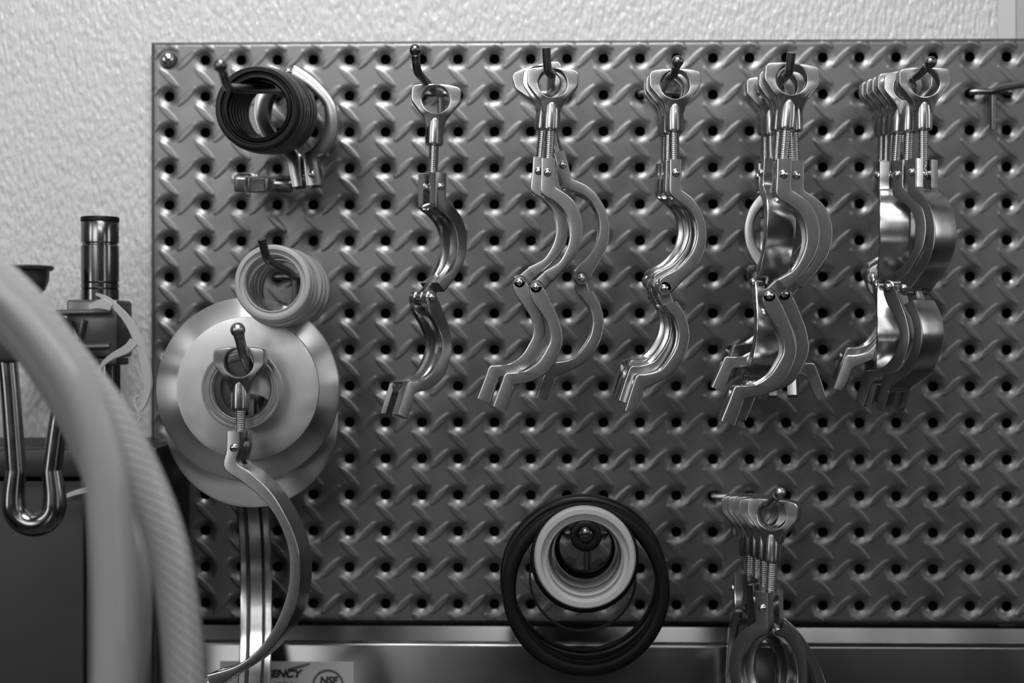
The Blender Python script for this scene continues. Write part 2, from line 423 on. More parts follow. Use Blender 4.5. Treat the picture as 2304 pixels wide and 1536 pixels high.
# ---------------------------------------------------------------- rings and gaskets
def ring(name, px, py, y, Ro, Ri, th, m, label, cat, group=None, yaw=0, bead=True, pitch=0, sq=1.0, lip=0.18):
    """Ro, Ri in photo pixels at that distance; th in metres; centre at the pixel"""
    s = S(y); a, b = Ro * s, Ri * s; t = th / 2; w = a - b
    if bead and name != 'gasket_ring':
        prof = [(a, -t * .62), (a, t * .62), (a - w * .07, t * .95), (a - w * .16, t), (a - w * .42, t * .98), (a - w * .50, t * .72), (a - w * .62, t * .70), (a - w * .70, t * .95),
                (b + w * .10, t), (b, t * .7), (b, -t * .7), (b + w * .10, -t), (a - w * .70, -t * .95), (a - w * .62, -t * .70), (a - w * .50, -t * .72), (a - w * .42, -t * .98), (a - w * .16, -t), (a - w * .07, -t * .95)]
    elif name == 'gasket_ring':
        prof = [(a, -t * .55), (a, t * .55), (a - w * .05, t * .85), (a - w * .14, t), (a - w * .46, t), (a - w * .56, t * .62), (a - w * .82, t * .50), (b + w * .08, t * .72), (b, t * .55),
                (b, -t * .55), (b + w * .08, -t * .72), (a - w * .82, -t * .50), (a - w * .56, -t * .62), (a - w * .46, -t), (a - w * .14, -t), (a - w * .05, -t * .85)]
    else:
        prof = []
        for k in range(16):
            q = 2 * math.pi * k / 16; c, d = math.cos(q), math.sin(q)
            e = 0.55
            prof.append(((a + b) / 2 + w / 2 * math.copysign(abs(c) ** e, c), t * math.copysign(abs(d) ** e, d)))
    o = MB().lathe(prof, 96, Matrix.Scale(sq, 4, (1, 0, 0)) @ TO_Y, closed=True).build(name, m, sharp=50)
    o.location = at(px, py, y); o.rotation_euler = (pitch, 0, yaw)
    return tag(o, label, cat, group)

# ---------------------------------------------------------------- sanitary clamps
U = 0.000275                                   # metres per traced pixel on the front clamps
HW = 0.0095                                    # half the jaw width
def nut_mesh():
    out = [(0, 36), (-28, 35), (-50, 31), (-55, 28), (-57, 22), (-57, -2), (-54, -8), (-38, -28), (-27, -42), (-22, -54), (-21, -66), (21, -66), (22, -54), (27, -42), (38, -28), (54, -8), (57, -2), (57, 22), (55, 28), (50, 31), (28, 35)]
    n = 72
    def ray(a):
        dx, dz = math.cos(a), math.sin(a); best = 1e9
        for i in range(len(out)):
            (x1, z1), (x2, z2) = out[i], out[(i + 1) % len(out)]
            ex, ez = x2 - x1, z2 - z1; den = dx * ez - dz * ex
            if abs(den) < 1e-9: continue
            t = (x1 * ez - z1 * ex) / den; q = (x1 * dz - z1 * dx) / den
            if t > 0 and -1e-6 <= q <= 1 + 1e-6: best = min(best, t)
        return best
    T = 0.0052
    v = []; f = []
    prof = [(0, .60), (0.5, .86), (2.0, .98), (3.6, 1.0)]
    for i in range(n):
        a = 2 * math.pi * i / n; o = ray(a); dx, dz = math.cos(a), math.sin(a)
        Ta = T * (1 + .12 * max(0, -dz))
        pr = [(31 + d, k) for d, k in prof] + [(o - 4.0, 1.0), (o - 1.6, .96), (o - .4, .84), (o, .62)]
        loop = [(r, k) for r, k in pr] + [(r, -k) for r, k in pr[::-1]]
        for r, k in loop:
            q = min(1, max(0, (-dz * r - 27) / 38)); q = q * q * (3 - 2 * q)
            v.append((dx * r * U, -k * Ta * (1 - .33 * q), dz * r * U))
    m = 16
    for i in range(n):
        j = (i + 1) % n
        for k in range(m):
            l = (k + 1) % m; f.append((i * m + k, j * m + k, j * m + l, i * m + l))
    mb = MB().add(v, f)
    prof = [(0.3, -33), (16, -34), (18.6, -37), (19, -48), (20.0, -60), (20.9, -72), (20.9, -98), (19, -103), (15, -104.5), (0.3, -104.5)]
    mb.lathe([(r * U, z * U) for r, z in prof], 28)
    return mb
def bolt_mesh(top=-96, end=-201):
    prof = [(0.1, top)]; z = top; p = 4.7
    prof.append((9, top))
    while z - p > end + 18:
        prof += [(9.6, z), (11.8, z - p * .38), (11.8, z - p * .58), (9.6, z - p)]; z -= p
    prof += [(9.6, end + 16), (8.5, end + 12), (8.5, end)]
    mb = MB().lathe([(r * U, q * U) for r, q in prof], 20)
    ball = [(11.8 * math.cos(a), 14 * math.sin(a) + end) for a in np.linspace(-1.56, 1.56, 14)]
    mb.lathe([(r * U, q * U) for r, q in ball], 20)
    return mb
def strip(mb, pairs, uw, ax, cz, h=HW, n=5, inner=0.60, s1f=0.36, u=U):
    R = catmull([((p[0] - ax) * u, 0, (cz - p[1]) * u) for p in pairs], n)
    L = catmull([((p[2] - ax) * u, 0, (cz - p[3]) * u) for p in pairs], n)
    W = lerp_list(uw, n)
    def sweep(loops, closed_caps=True):
        v = []; f = []; m = len(loops[0])
        for lp in loops: v += lp
        for i in range(len(loops) - 1):
            for k in range(m):
                l = (k + 1) % m; f.append((i * m + k, i * m + l, (i + 1) * m + l, (i + 1) * m + k))
        f += [tuple(range(m))[::-1], tuple((len(loops) - 1) * m + k for k in range(m))]
        mb.add(v, f)
    for sg in (-1, 1):
        loops = []
        for a, b, w_ in zip(R, L, W):
            wd = max((b - a).length, 1e-6); c = min(0.0010 / wd, .2); g = 4 * w_ * (1 - w_)
            s1 = s1f * h; s2 = s1 + (inner - s1f) * h * g
            uwv = w_ if 0.02 < w_ < .999 else .5
            cs = [(c, h), (1 - c, h), (1 - c * .3, h - .0003), (1, h - .0010), (1, s2), (uwv, s1 + (s2 - s1) * .1), (0, s1), (0, h - .0010), (c * .3, h - .0003)]
            loops.append([a.lerp(b, q) + Vector((0, sg * y, 0)) for q, y in cs])
        sweep(loops)
    i = 0
    while i < len(W):
        if W[i] > 0.02:
            j = i
            while j + 1 < len(W) and W[j + 1] > 0.02: j += 1
            loops = []
            for k in range(i, j + 1):
                s1 = s1f * h * 1.002; a, b = R[k], L[k]; q = min(W[k], 1)
                loops.append([a + Vector((0, -s1, 0)), a + Vector((0, s1, 0)), a.lerp(b, q) + Vector((0, s1, 0)), a.lerp(b, q) + Vector((0, -s1, 0))])
            if len(loops) > 1: sweep(loops)
            i = j + 1
        else: i += 1
def disc(mb, x, z, r, y0, y1, ax, cz, n=28, u=U):
    c = 0.0007; r *= u
    M = Matrix.Translation(((x - ax) * u, 0, (cz - z) * u)) @ TO_Y
    mb.lathe([(0.0001, y0), (r - c, y0), (r, y0 + c), (r, y1 - c), (r - c, y1), (0.0001, y1)], n, M)
def plate(mb, pairs, h, ax, cz, n=4, u=U):
    strip(mb, pairs, [1] * len(pairs), ax, cz, h, n, u=u)
def rivet_mesh(h=HW, r=9.2, u=U):
    t = h + 0.0001; R = r * u
    dome = [(R * math.cos(a), t + 0.0021 * math.sin(a)) for a in np.linspace(0, 1.56, 8)]
    prof = [(q, -z) for q, z in dome[::-1]] + [(R * .7, -t + .0004), (R * .7, t - .0004)] + dome
    return MB().lathe(prof, 24, TO_Y)

KIND = {}
def make_kinds():
    nut = nut_mesh().build('wing_nut', M_CAST, sharp=40).data
    bolt = bolt_mesh().build('bolt', M_THREAD, sharp=28).data
    riv = rivet_mesh().build('rivet', M_POL, sharp=50).data
    # --- kind B: lower jaw carries the hinge cheeks
    ax, cz = 1234, 190
    mb = MB()
    upB = [(1250,359,1218,359),(1250,390,1218,395),(1250,419,1217.5,431),(1262,430,1226,443),(1278.5,441,1240,450),(1293,456,1257,463),(1304,477,1268,475),(1310,500,1277,492),(1310.5,525,1281.5,515),(1305,552,1281,537),(1292,577,1273,563),(1269,606.5,1256,590),(1244.7,631,1224,610)]
    strip(mb, upB, [0,0,0,1,1,.6,.5,.5,.5,.5,.5,.7,1], ax, cz)
    plate(mb, [(1262,613,1240,600),(1240,634,1222,612),(1226,652,1205,628),(1214,660,1196,638)], HW * .33, ax, cz)
    disc(mb, 1207, 644, 14.5, -HW * .33, HW * .33, ax, cz)
    B1 = mb.build('jaw', M_CAST, sharp=40).data
    mb = MB()
    loB = [(1222,643,1192,646),(1232,659,1194,662),(1243,681,1203,682),(1253,703,1217,701),(1260,722,1230,722),(1266,748,1237.5,745),(1266,766,1238,762),(1262,782,1232,778),(1250,811,1212,810),(1230,837,1183,830),(1195,854,1155,834),(1163,861,1139,836),(1157,872,1131,855),(1148,898,1119,887),(1140.6,919,1111,907.5)]
    strip(mb, loB, [0,0,.9,.6,.5,.5,.5,.5,.5,.6,1,1,0,0,0], ax, cz)
    for sg in (-1, 1):
        a, b = sorted((sg * HW * .36, sg * HW)); disc(mb, 1207, 644, 15.6, a, b, ax, cz)
    B2 = mb.build('jaw', M_CAST, sharp=40).data
    KIND['B'] = dict(nut=nut, bolt=bolt, riv=riv, up=B1, lo=B2, fork=(1232.8 - ax, 391 - cz), hinge=(1207 - ax, 644 - cz), s=1)
    # --- kind C: upper jaw carries the hinge cheeks
    ax, cz = 1515.5, 193
    mb = MB()
    upC = [(1529,361,1502,361),(1529,395,1502,400),(1529,425,1502,433),(1541,436,1511,446),(1556,449,1526,457),(1571,471,1541,468),(1580,497,1555,487),(1584,520,1561,508),(1583,545,1562,530),(1577,570,1556,555),(1562,599,1545,575),(1538,623,1522,600),(1512,650,1484,622),(1506,654,1480,632)]
    strip(mb, upC, [0,0,0,1,1,.6,.5,.5,.5,.5,.5,.7,0,0], ax, cz)
    for sg in (-1, 1):
        a, b = sorted((sg * HW * .36, sg * HW)); disc(mb, 1491, 646, 16.5, a, b, ax, cz)
    C1 = mb.build('jaw', M_CAST, sharp=40).data
    mb = MB()
    loC = [(1519,674,1489,684),(1532,694,1500,697),(1540,712,1512,711),(1545,730,1519,732),(1547,752,1521,750),(1542,780,1516,776),(1531,805,1500,805),(1509,834,1480,827),(1478,854,1450,836),(1449,869,1430,838),(1444,884,1420,862),(1434,910,1408,900),(1425,924,1403,916)]
    strip(mb, loC, [1,.6,.5,.5,.5,.5,.5,.6,1,1,0,0,0], ax, cz)
    plate(mb, [(1522,690,1494,694),(1512,672,1484,680),(1506,655,1478,664),(1502,645,1478,648)], HW * .33, ax, cz)
    disc(mb, 1491, 646, 14.5, -HW * .33, HW * .33, ax, cz)
    C2 = mb.build('jaw', M_CAST, sharp=40).data
    KIND['C'] = dict(nut=nut, bolt=bolt, riv=riv, up=C1, lo=C2, fork=(1516 - ax, 391 - cz), hinge=(1491 - ax, 646 - cz), s=1)
    # --- kind L: large clamp
    outer = [(548,965),(548,1000),(542,1033),(577,1056),(619,1094),(654,1147),(675,1195),(685.5,1244),(684,1300),(675,1342),(654,1387),(619,1433),(584,1464),(535.5,1496),(483,1532)]
    innr = [(517,965),(516,1005),(511,1046),(549,1073),(584,1098),(616,1129),(640,1167),(657.6,1216),(661,1262),(656,1307),(640,1356),(616,1401),(581,1443),(535.5,1475),(472,1497)]
    q = lambda p: ((p[0] - 534) / .98, p[1])
    pr = [(*q(a), *q(b)) for a, b in zip(outer, innr)]
    mb = MB(); strip(mb, pr, [0,0,0,1,.6,.5,.5,.5,.5,.5,.5,.5,.5,.6,1], 0, 816)
    hx, hz = q((468, 1530))
    plate(mb, [(*q((500,1520)), *q((488,1490))), (*q((480,1542)), *q((460,1508))), (*q((470,1546)), *q((452,1522)))], HW * .33, 0, 816)
    disc(mb, hx, hz, 16, -HW * .33, HW * .33, 0, 816)
    L1 = mb.build('jaw', M_CAST, sharp=40).data
    mb = MB()
    lo = [(2,6,-16,-2),(14,24,-16,24),(60,70,30,85),(105,130,72,140),(130,200,98,200),(128,270,98,262),(100,330,72,318),(50,385,28,362),(-10,420,-20,392),(-30,428,-46,396),(-36,440,-56,410),(-46,466,-68,452),(-54,486,-76,476)]
    strip(mb, [(a + hx, b + hz, c + hx, d + hz) for a, b, c, d in lo], [0,0,.8,.5,.5,.5,.5,.5,.7,1,0,0,0], 0, 816)
    for sg in (-1, 1):
        a, b = sorted((sg * HW * .36, sg * HW)); disc(mb, hx, hz, 17, a, b, 0, 816)
    L2 = mb.build('jaw', M_CAST, sharp=40).data
    boltL = bolt_mesh(-80, -184).build('bolt', M_THREAD, sharp=28).data
    KIND['L'] = dict(nut=nut, bolt=boltL, riv=riv, up=L1, lo=L2, fork=(0, 184), hinge=(hx, hz - 816), s=1)
    for o in list(SC.collection.objects):
        if o.name.split('.')[0] in ('wing_nut', 'bolt', 'jaw', 'rivet') and o.parent is None: bpy.data.objects.remove(o)
make_kinds()

def clamp(kind, px, py, y, label, group, nut_yaw=0, phi=0, roll=0, fold=0, sc=1.0, nut_roll=0, jroll=None, js=1.0):
    """hung by its wing nut: hole centre at the pixel, y in front of the board; phi turns the jaws about the bolt"""
    K = KIND[kind]
    r = empty('tube_clamp', at(px, py, y), label, 'clamp', group)
    r.scale = (sc, sc, sc)
    R = math.radians
    A = Matrix.Rotation(R(roll), 4, 'Y') @ Matrix.Rotation(R(phi), 4, 'Z')
    def child(name, me, M):
        o = link(name, me, r); o.matrix_local = M
        if name in ('jaw', 'wing_nut'):
            wn = o.modifiers.new('normals', 'WEIGHTED_NORMAL'); wn.keep_sharp = True; wn.weight = 80
        return o
    child('wing_nut', K['nut'], Matrix.Rotation(R(roll + nut_roll), 4, 'Y') @ Matrix.Rotation(R(nut_yaw), 4, 'Z'))
    child('bolt', K['bolt'], A)
    fx, fz = K['fork'][0] * U, -K['fork'][1] * U
    Fp = Matrix.Translation((fx, 0, fz)); J = Matrix.Diagonal((js, 1, js, 1))
    if jroll is None: jroll = roll
    P = Matrix.Rotation(R(roll), 4, 'Y') @ Matrix.Translation((0, 0, fz))      # jaws swing about the fork pin
    A = P @ Matrix.Rotation(R(jroll - roll), 4, 'Y') @ Matrix.Translation((0, 0, -fz)) @ Matrix.Rotation(R(phi), 4, 'Z') @ Fp @ J @ Fp.inverted()
    child('jaw', K['up'], A)
    hx, hz = K['hinge'][0] * U, -K['hinge'][1] * U
    H = Matrix.Translation((hx, 0, hz))
    child('jaw', K['lo'], A @ H @ Matrix.Rotation(R(fold), 4, 'Y') @ H.inverted())
    child('rivet', K['riv'], A @ Fp @ J.inverted())
    child('hinge_pin', K['riv'], A @ H @ J.inverted())
    return r

# ---- hook with a single clamp, third from the left at the top
hook(7, 1, [at(975, 203, 0.085), at(938, 160, 0.128), at(934, 112, 0.132)], 0.0036, 'bent steel hook with a round tip above the lone twisted clamp')
clamp('B', 981, 226, 0.100, 'lone steel tube clamp hanging open on the leftmost hook of the clamp row', 'single clamp on its hook', nut_yaw=4, phi=42, roll=2.5, jroll=0)

# ---- hook with three clamps
hook(10, 1, [at(1241, 168, 0.140), at(1232, 160, 0.1425), at(1229, 107, 0.147)], 0, 'dark straight-tipped hook carrying the cluster of three clamps')
G = 'clamps on the three-clamp hook'
clamp('B', 1243.5, 190, 0.126, 'front steel clamp of the three on the second hook of the clamp row', G, roll=2.9, jroll=0, sc=1.0)
clamp('B', 1232, 192, 0.104, 'middle clamp just left behind the front one on the three-clamp hook', G, roll=5.5, jroll=4, fold=-4, nut_yaw=-6, sc=1.0)
clamp('C', 1213, 184, 0.080, 'rearmost clamp swung out to the right behind two others on its hook', G, phi=2, roll=-15, fold=18, sc=1.04)

# ---- hook with three nested clamps
hook(13, 1, [at(1508, 172, 0.136), at(1516, 168, 0.1385), at(1525, 138, 0.150)], 0.0036, 'dark hook with a round tip above the three nested clamps')
G = 'nested clamps on the middle hook'
clamp('C', 1517.5, 193, 0.126, 'front clamp of the neat nested trio on the middle hook of the row', G)
clamp('C', 1507, 203, 0.104, 'second clamp nested directly behind the front one on the middle hook', G, phi=9, roll=1.2, sc=.98)
clamp('C', 1501, 210, 0.082, 'rear clamp of the nested trio on the middle hook', G, phi=16, roll=1.5, sc=.97)

# ---- hook with many clamps
hook(16, 1, [at(1773, 166, 0.160), at(1776, 160, 0.1625), at(1781, 118, 0.166)], 0, 'thick dark hook with a straight tip carrying the crowded clamp bundle')
G = 'clamps in the crowded bundle'
clamp('B', 1778, 182, 0.150, 'front clamp with broad speckled jaws in the crowded bundle on the fourth hook', G, roll=5, jroll=1, sc=1.03)
clamp('B', 1782, 189, 0.128, 'second clamp of the crowded bundle, peeking out right of the front one', G, roll=-1.5, jroll=0, fold=3, sc=1.03)
clamp('B', 1758, 197, 0.086, 'clamp in the crowded bundle whose fork end hangs lowest on the far left', G, roll=3.5, sc=.98, phi=-4)
clamp('B', 1760, 196, 0.107, 'clamp in the crowded bundle turned to show the broad outer bands of its jaws', G, roll=4.0, phi=-84, jroll=3, sc=.98)
clamp('C', 1732, 207, 0.066, 'clamp in the crowded bundle with jaws bulging left and tail swung right', G, roll=-1.5, phi=172, sc=1.0)
clamp('C', 1732, 211, 0.048, 'clamp in the crowded bundle with its slotted fork end facing forward below', G, roll=-2, phi=84, sc=1.0)
clamp('B', 1722, 214, 0.030, 'rearmost clamp of the crowded bundle, close against the pegboard', G, roll=0, phi=12, sc=.95)

# ---- right hook
hook(19, 1, [at(2062, 172, 0.138), at(2070, 166, 0.1405), at(2094, 140, 0.152)], 0.0036, 'hook with a round tip carrying the rightmost stack of clamps')
G = 'clamps in the rightmost stack'
clamp('C', 2076.5, 189, 0.126, 'front clamp of the rightmost stack, its shiny curved bands turned to the viewer', G, phi=-58, sc=1.0)
clamp('B', 2048, 196, 0.106, 'second clamp of the rightmost stack with narrow dark jaw faces', G, phi=-50, roll=2, jroll=0, sc=1.0, nut_yaw=-30)
clamp('B', 2026, 201, 0.088, 'clamp of the rightmost stack showing a bright broad band on its left', G, phi=-100, roll=4, jroll=1, sc=1.0)
clamp('B', 2012, 206, 0.070, 'fourth clamp back in the rightmost stack, mostly hidden', G, phi=-84, roll=2, jroll=0, sc=.98)
clamp('C', 1998, 210, 0.052, 'fifth clamp back in the rightmost stack with its tail toward the left', G, phi=-10, roll=1.5, sc=.98)
clamp('C', 1986, 214, 0.034, 'rearmost clamp of the rightmost stack against the board', G, phi=0, roll=1, sc=.96)

# ---- bare hook at the right edge
hook(22, 1, [at(2262, 196, 0.03), at(2330, 184, 0.10), at(2350, 160, 0.11)], 0, 'empty bent wire hook at the right edge of the pegboard', M_HOOK)

# ---- lower right hook with larger clamps
hook(15, 12, [at(1722, 1136, 0.150), at(1732, 1134, 0.1525), at(1755, 1108, 0.164)], 0.0034, 'lower right hook with a round tip holding the large clamps', M_HOOKZ)
G = 'large clamps on the lower right hook'
clamp('B', 1742, 1157, 0.140, 'front large clamp on the lower right hook, its jaw sweeping down left', G, nut_yaw=-24, phi=143, roll=3, jroll=0, js=1.08)
clamp('B', 1722, 1154, 0.116, 'second large clamp on the lower right hook with jaw crossing to the right', G, nut_yaw=-18, phi=42, roll=1, jroll=-4, js=1.25)
clamp('L', 1706, 1150, 0.094, 'third large clamp on the lower right hook, mostly behind the second', G, nut_yaw=-20, phi=22, roll=1, jroll=-2)
clamp('L', 1692, 1148, 0.074, 'large clamp left in the lower right group with a dark edge-on jaw', G, nut_yaw=-10, phi=90, roll=3, jroll=0)
clamp('L', 1682, 1146, 0.054, 'rearmost large clamp on the lower right hook, arcing widest right', G, nut_yaw=-14, phi=6, roll=-1, jroll=-5, sc=1.06)

# ---- discs and the big clamp at the left
hook(2, 8, [at(566, 838, 0.140), at(547, 795, 0.158), at(535, 742, 0.162)], 0.0045, 'heavy hook with a ball tip in front of the round steel discs', M_HOOKZ, 0.0031)
def lathe_thing(name, px, py, y, prof, m, label, cat, group=None, n=160, yaw=0, pitch=0):
    s = S(y); o = MB().lathe([(r * s, z) for r, z in prof], n, None, closed=True).build(name, m, sharp=28)
    o.matrix_world = Matrix.Translation(at(px, py, y)) @ Matrix.Rotation(yaw, 4, 'Z') @ Matrix.Rotation(pitch, 4, 'X') @ TO_Y
    o.location = at(px, py, y)
    return tag(o, label, cat, group)
G = 'steel ferrule discs on the left hook'
d = lathe_thing('flange_disc', 558, 873, 0.112, [(162, 0.0005), (161, 0.0018), (150, 0.0024), (96, 0.0030), (64, 0.003), (64, -0.002), (160, -0.002), (162, -0.001)], M_DISC,
                'front satin steel disc with a raised grooved collar around its bore', 'disc', G)
s = S(0.112)
co = MB().lathe([(r * s, z) for r, z in [(70, 0.003), (72, 0.012), (80, 0.0155), (88, 0.017), (90, 0.018), (90, 0.0202), (88.5, 0.0212), (84, 0.0212), (82.5, 0.0200), (79, 0.0200), (77.5, 0.0212), (73, 0.0212), (71, 0.0200), (67, 0.0200), (65.5, 0.0205), (63, 0.0195), (62, 0.017), (62, 0.003)]], 120, None, closed=True).build('collar', M_COLLAR, sharp=28)
co.parent = d
lathe_thing('flange_disc', 558, 876, 0.093, [(208, 0.000), (207, 0.002), (203, 0.0032), (150, 0.0110), (66, 0.0125), (66, -0.002), (206, -0.0025), (208, -0.0015)], M_TURN,
            'middle disc, the widest, of turned steel showing radial bright streaks', 'disc', G)
lathe_thing('flange_disc', 566, 945, 0.083, [(197, 0.000), (196, 0.0015), (190, 0.0024), (60, 0.0030), (60, -0.003), (194, -0.003), (197, -0.0015)], M_TURN,
            'rear steel disc hanging lowest behind the other two discs', 'disc', G)
clamp('L', 541, 816, 0.148, 'large clamp in front of the steel discs, its big jaw curving down right', 'large clamps on the disc hook', phi=-13, sc=1.0)
clamp('L', 568, 850, 0.072, 'large clamp behind the discs with its grooved jaw seen edge-on below', 'large clamps on the disc hook', phi=97, sc=1.12, roll=2, jroll=-1, nut_yaw=20)

# ---- white gaskets
hook(3, 6, [at(650, 612, 0.10), at(601, 585, 0.152), at(589, 538, 0.157)], 0, 'dark bent hook through the milky white rings')
G = 'milky white gaskets on the left hook'
wr = [(615, 637, .146, 87, 'front milky white ring of the stack on the bent hook'), (620, 641, .134, 88, 'second milky white ring from the front on the bent hook'),
      (628, 650, .121, 87, 'third milky white ring from the front, hanging a little lower'), (640, 642, .107, 86, 'fourth milky white ring from the front on the bent hook'),
      (648, 648, .092, 86, 'fifth milky white ring, next to last on the bent hook'), (655, 652, .078, 88, 'rearmost milky white ring on the bent hook')]
for (x, y_, d_, r_, lb) in wr: ring('gasket_ring', x, y_, d_, r_, r_ * .725, 0.0075, M_SIL, lb, 'gasket', G, yaw=random.uniform(-.05, .05), pitch=random.uniform(-.04, .04))

# ---- black rubber rings and closed clamp top left
hook(3, 1, [at(625, 203, 0.05), at(512, 198, 0.235), at(496, 147, 0.255)], 0.0038, 'long blurred hook with a ball tip through the black rubber rings')
G = 'black rubber rings on the top left hook'
nb = 7
names = ['front', 'second', 'third', 'fourth', 'fifth', 'sixth', 'rearmost']
for i in range(nb):
    t = i / (nb - 1)
    x = 583 + 38 * t; y_ = 247 + 6 * t + random.uniform(-1, 1); d_ = 0.158 - 0.088 * t
    ring('rubber_ring', x, y_, d_, 97 - 4 * t + random.uniform(-1, 1), 66 - 3 * t, 0.0125, M_RUB, names[i] + ' black rubber ring' + (' from the front' if 0 < i < 6 else '') + ' on the top left hook', 'rubber ring', G, yaw=0.03)
def closed_clamp():
    y = 0.036; s = S(y); ax, cz = 690, 265
    r = empty('tube_clamp', at(ax, cz, y), 'closed clamp hanging behind the black rubber rings with its nut pointing left', 'clamp', 'closed clamp')
    mb = MB()
    strip(mb, [(725,419,694,421),(722,390,690,387),(719,362,689,352),(738,350,706,338),(756,322,726,312),(764,290,735,284),(764,262,735,262),(756,234,732,240),(735,205,716,220),(702,174,690,195),(668,152,656,176)], [0,0,1,.6,.5,.5,.5,.5,.5,.6,1], ax, cz, 0.0095, u=s)
    mb.build('jaw', M_CAST, r, sharp=40)
    mb = MB()
    strip(mb, [(662,424,686,421),(656,392,682,387),(651,370,678,355),(625,345,652,325),(597,316,624,300),(580,280,610,272),(576,250,606,254),(582,215,611,228),(604,182,626,205),(640,156,650,182)], [0,0,1,.6,.5,.5,.5,.5,.6,1], ax, cz, 0.0095, u=s)
    mb.build('jaw', M_CAST, r, sharp=40)
    for nm, (x, z) in (('hinge_pin', (654, 166)), ('rivet', (707, 396))):
        o = link(nm, KIND['B']['riv'], r); o.location = ((x - ax) * s, 0, (cz - z) * s)
    N = Matrix.Translation(((565 - ax) * s, -0.004, (cz - 412) * s)) @ Matrix.Rotation(math.radians(-87), 4, 'Y') @ Matrix.Rotation(math.radians(78), 4, 'Z')
    o = link('wing_nut', KIND['B']['nut'], r); o.matrix_local = N
    mb = MB().tube([((640 - ax) * s, -0.003, (cz - 408) * s), ((707 - ax) * s, 0, (cz - 402) * s)], 0.0031, 16); mb.build('bolt', M_THREAD, r)
closed_clamp()

# ---- lower middle: nested rings
hook(11, 13, [at(1318, 1190, 0.125), at(1317, 1197, 0.165)], 0.0029, 'hook pointing straight out through the nested rings below')
G = 'big black rings on the lower hook'
ring('rubber_ring', 1318, 1325, 0.120, 194, 162, 0.013, M_RUBD, 'front large black ring of the nested rings on the lower hook', 'rubber ring', G, bead=False, sq=.97)
ring('rubber_ring', 1313, 1299, 0.085, 188, 160, 0.014, M_RUB, 'rear large black ring behind the wide front ring on the lower hook', 'rubber ring', G, bead=False)
ring('rubber_ring', 1311, 1300, 0.050, 121, 116, 0.003, M_DARK, 'thin dark seal ring hanging inside the large black rings', 'rubber ring', 'thin seal ring')
ring('rubber_ring', 1315, 1255, 0.128, 122, 90, 0.009, M_RUBD, 'medium black ring directly behind the white ring', 'rubber ring', 'medium black ring', bead=False)
ring('gasket_ring', 1316, 1252, 0.146, 114, 82, 0.014, M_SIL, 'front wide white gasket ring on the lower hook', 'gasket', 'white gaskets on the lower hook')
ring('gasket_ring', 1316, 1243, 0.112, 104, 74, 0.016, M_SIL, 'second white gasket ring deeper inside the nested rings', 'gasket', 'white gaskets on the lower hook')
ring('gasket_ring', 1316, 1236, 0.086, 98, 68, 0.014, M_SIL, 'third white gasket ring, rearmost on the lower hook', 'gasket', 'white gaskets on the lower hook')
ring('rubber_ring', 1317, 1226, 0.066, 80, 58, 0.010, M_RUB, 'small black ring deep behind the white gaskets', 'rubber ring', 'inner black ring')
ring('rubber_ring', 1318, 1204, 0.148, 36, 15, 0.008, M_RUBD, 'smallest black ring around the tip of the lower hook', 'rubber ring', 'tip ring', bead=False)

# ---------------------------------------------------------------- left side equipment
def valve_post():
    y = 0.050; s = S(y); c = at(225, 600, y)
    r = empty('capped_post', c, 'polished round post with a black cap standing left of the pegboard', 'post')
    def Z(p): return (600 - p) * s
    g = 0.0008
    prof = [(0.0001, Z(499)), (41 * s, Z(499)), (42 * s, Z(501)), (42 * s, Z(545)), (42 * s - g, Z(548)), (42 * s - g, Z(550)), (42 * s, Z(553)), (42 * s, Z(634)), (42 * s - g, Z(636)), (42 * s, Z(638)), (42 * s, Z(648)), (42 * s - g, Z(650)), (42 * s, Z(652)), (42 * s, Z(690))]
    MB().lathe(prof, 48).build('tube', M_TUBE, r)
    MB().lathe([(0.0001, Z(487.5)), (41.5 * s, Z(487.5)), (43 * s, Z(490)), (43 * s, Z(498)), (0.0001, Z(498.5))], 48).build('cap', M_RUBD, r)
    MB().rbox(-56 * s, 59 * s, -0.020, 0.016, Z(805), Z(676), 0.002).build('collar', M_BRKT, r)
    MB().rbox(-28 * s, 55 * s, -0.018, 0.012, Z(822), Z(806), 0.0015).build('base_block', M_DARK, r)
    MB().lathe([(24 * s, Z(815)), (24 * s, at(100, 1008, 0.10).z - c.z + 0.0003)], 32, Matrix.Translation((22 * s, 0, 0))).build('lower_tube', M_TUBE, r)
    for (a, b, zz, k) in ((-72, 52, 706, 7), (-30, 48, 782, 7)):
        MB().tube([(a * s, -0.026, Z(zz)), (b * s, -0.026, Z(zz - 2))], k * s, 14).build('clamp_bar', M_BRKT, r)
    MB().tube([(-14 * s, -0.023, Z(720)), (-24 * s, -0.024, Z(775))], 0.0013, 10).build('wire', M_POL, r)
    MB().tube([(-48 * s, -0.023, Z(722)), (-24 * s, -0.024, Z(776))], 0.0015, 10).build('wire', M_BRKT, r)
valve_post()

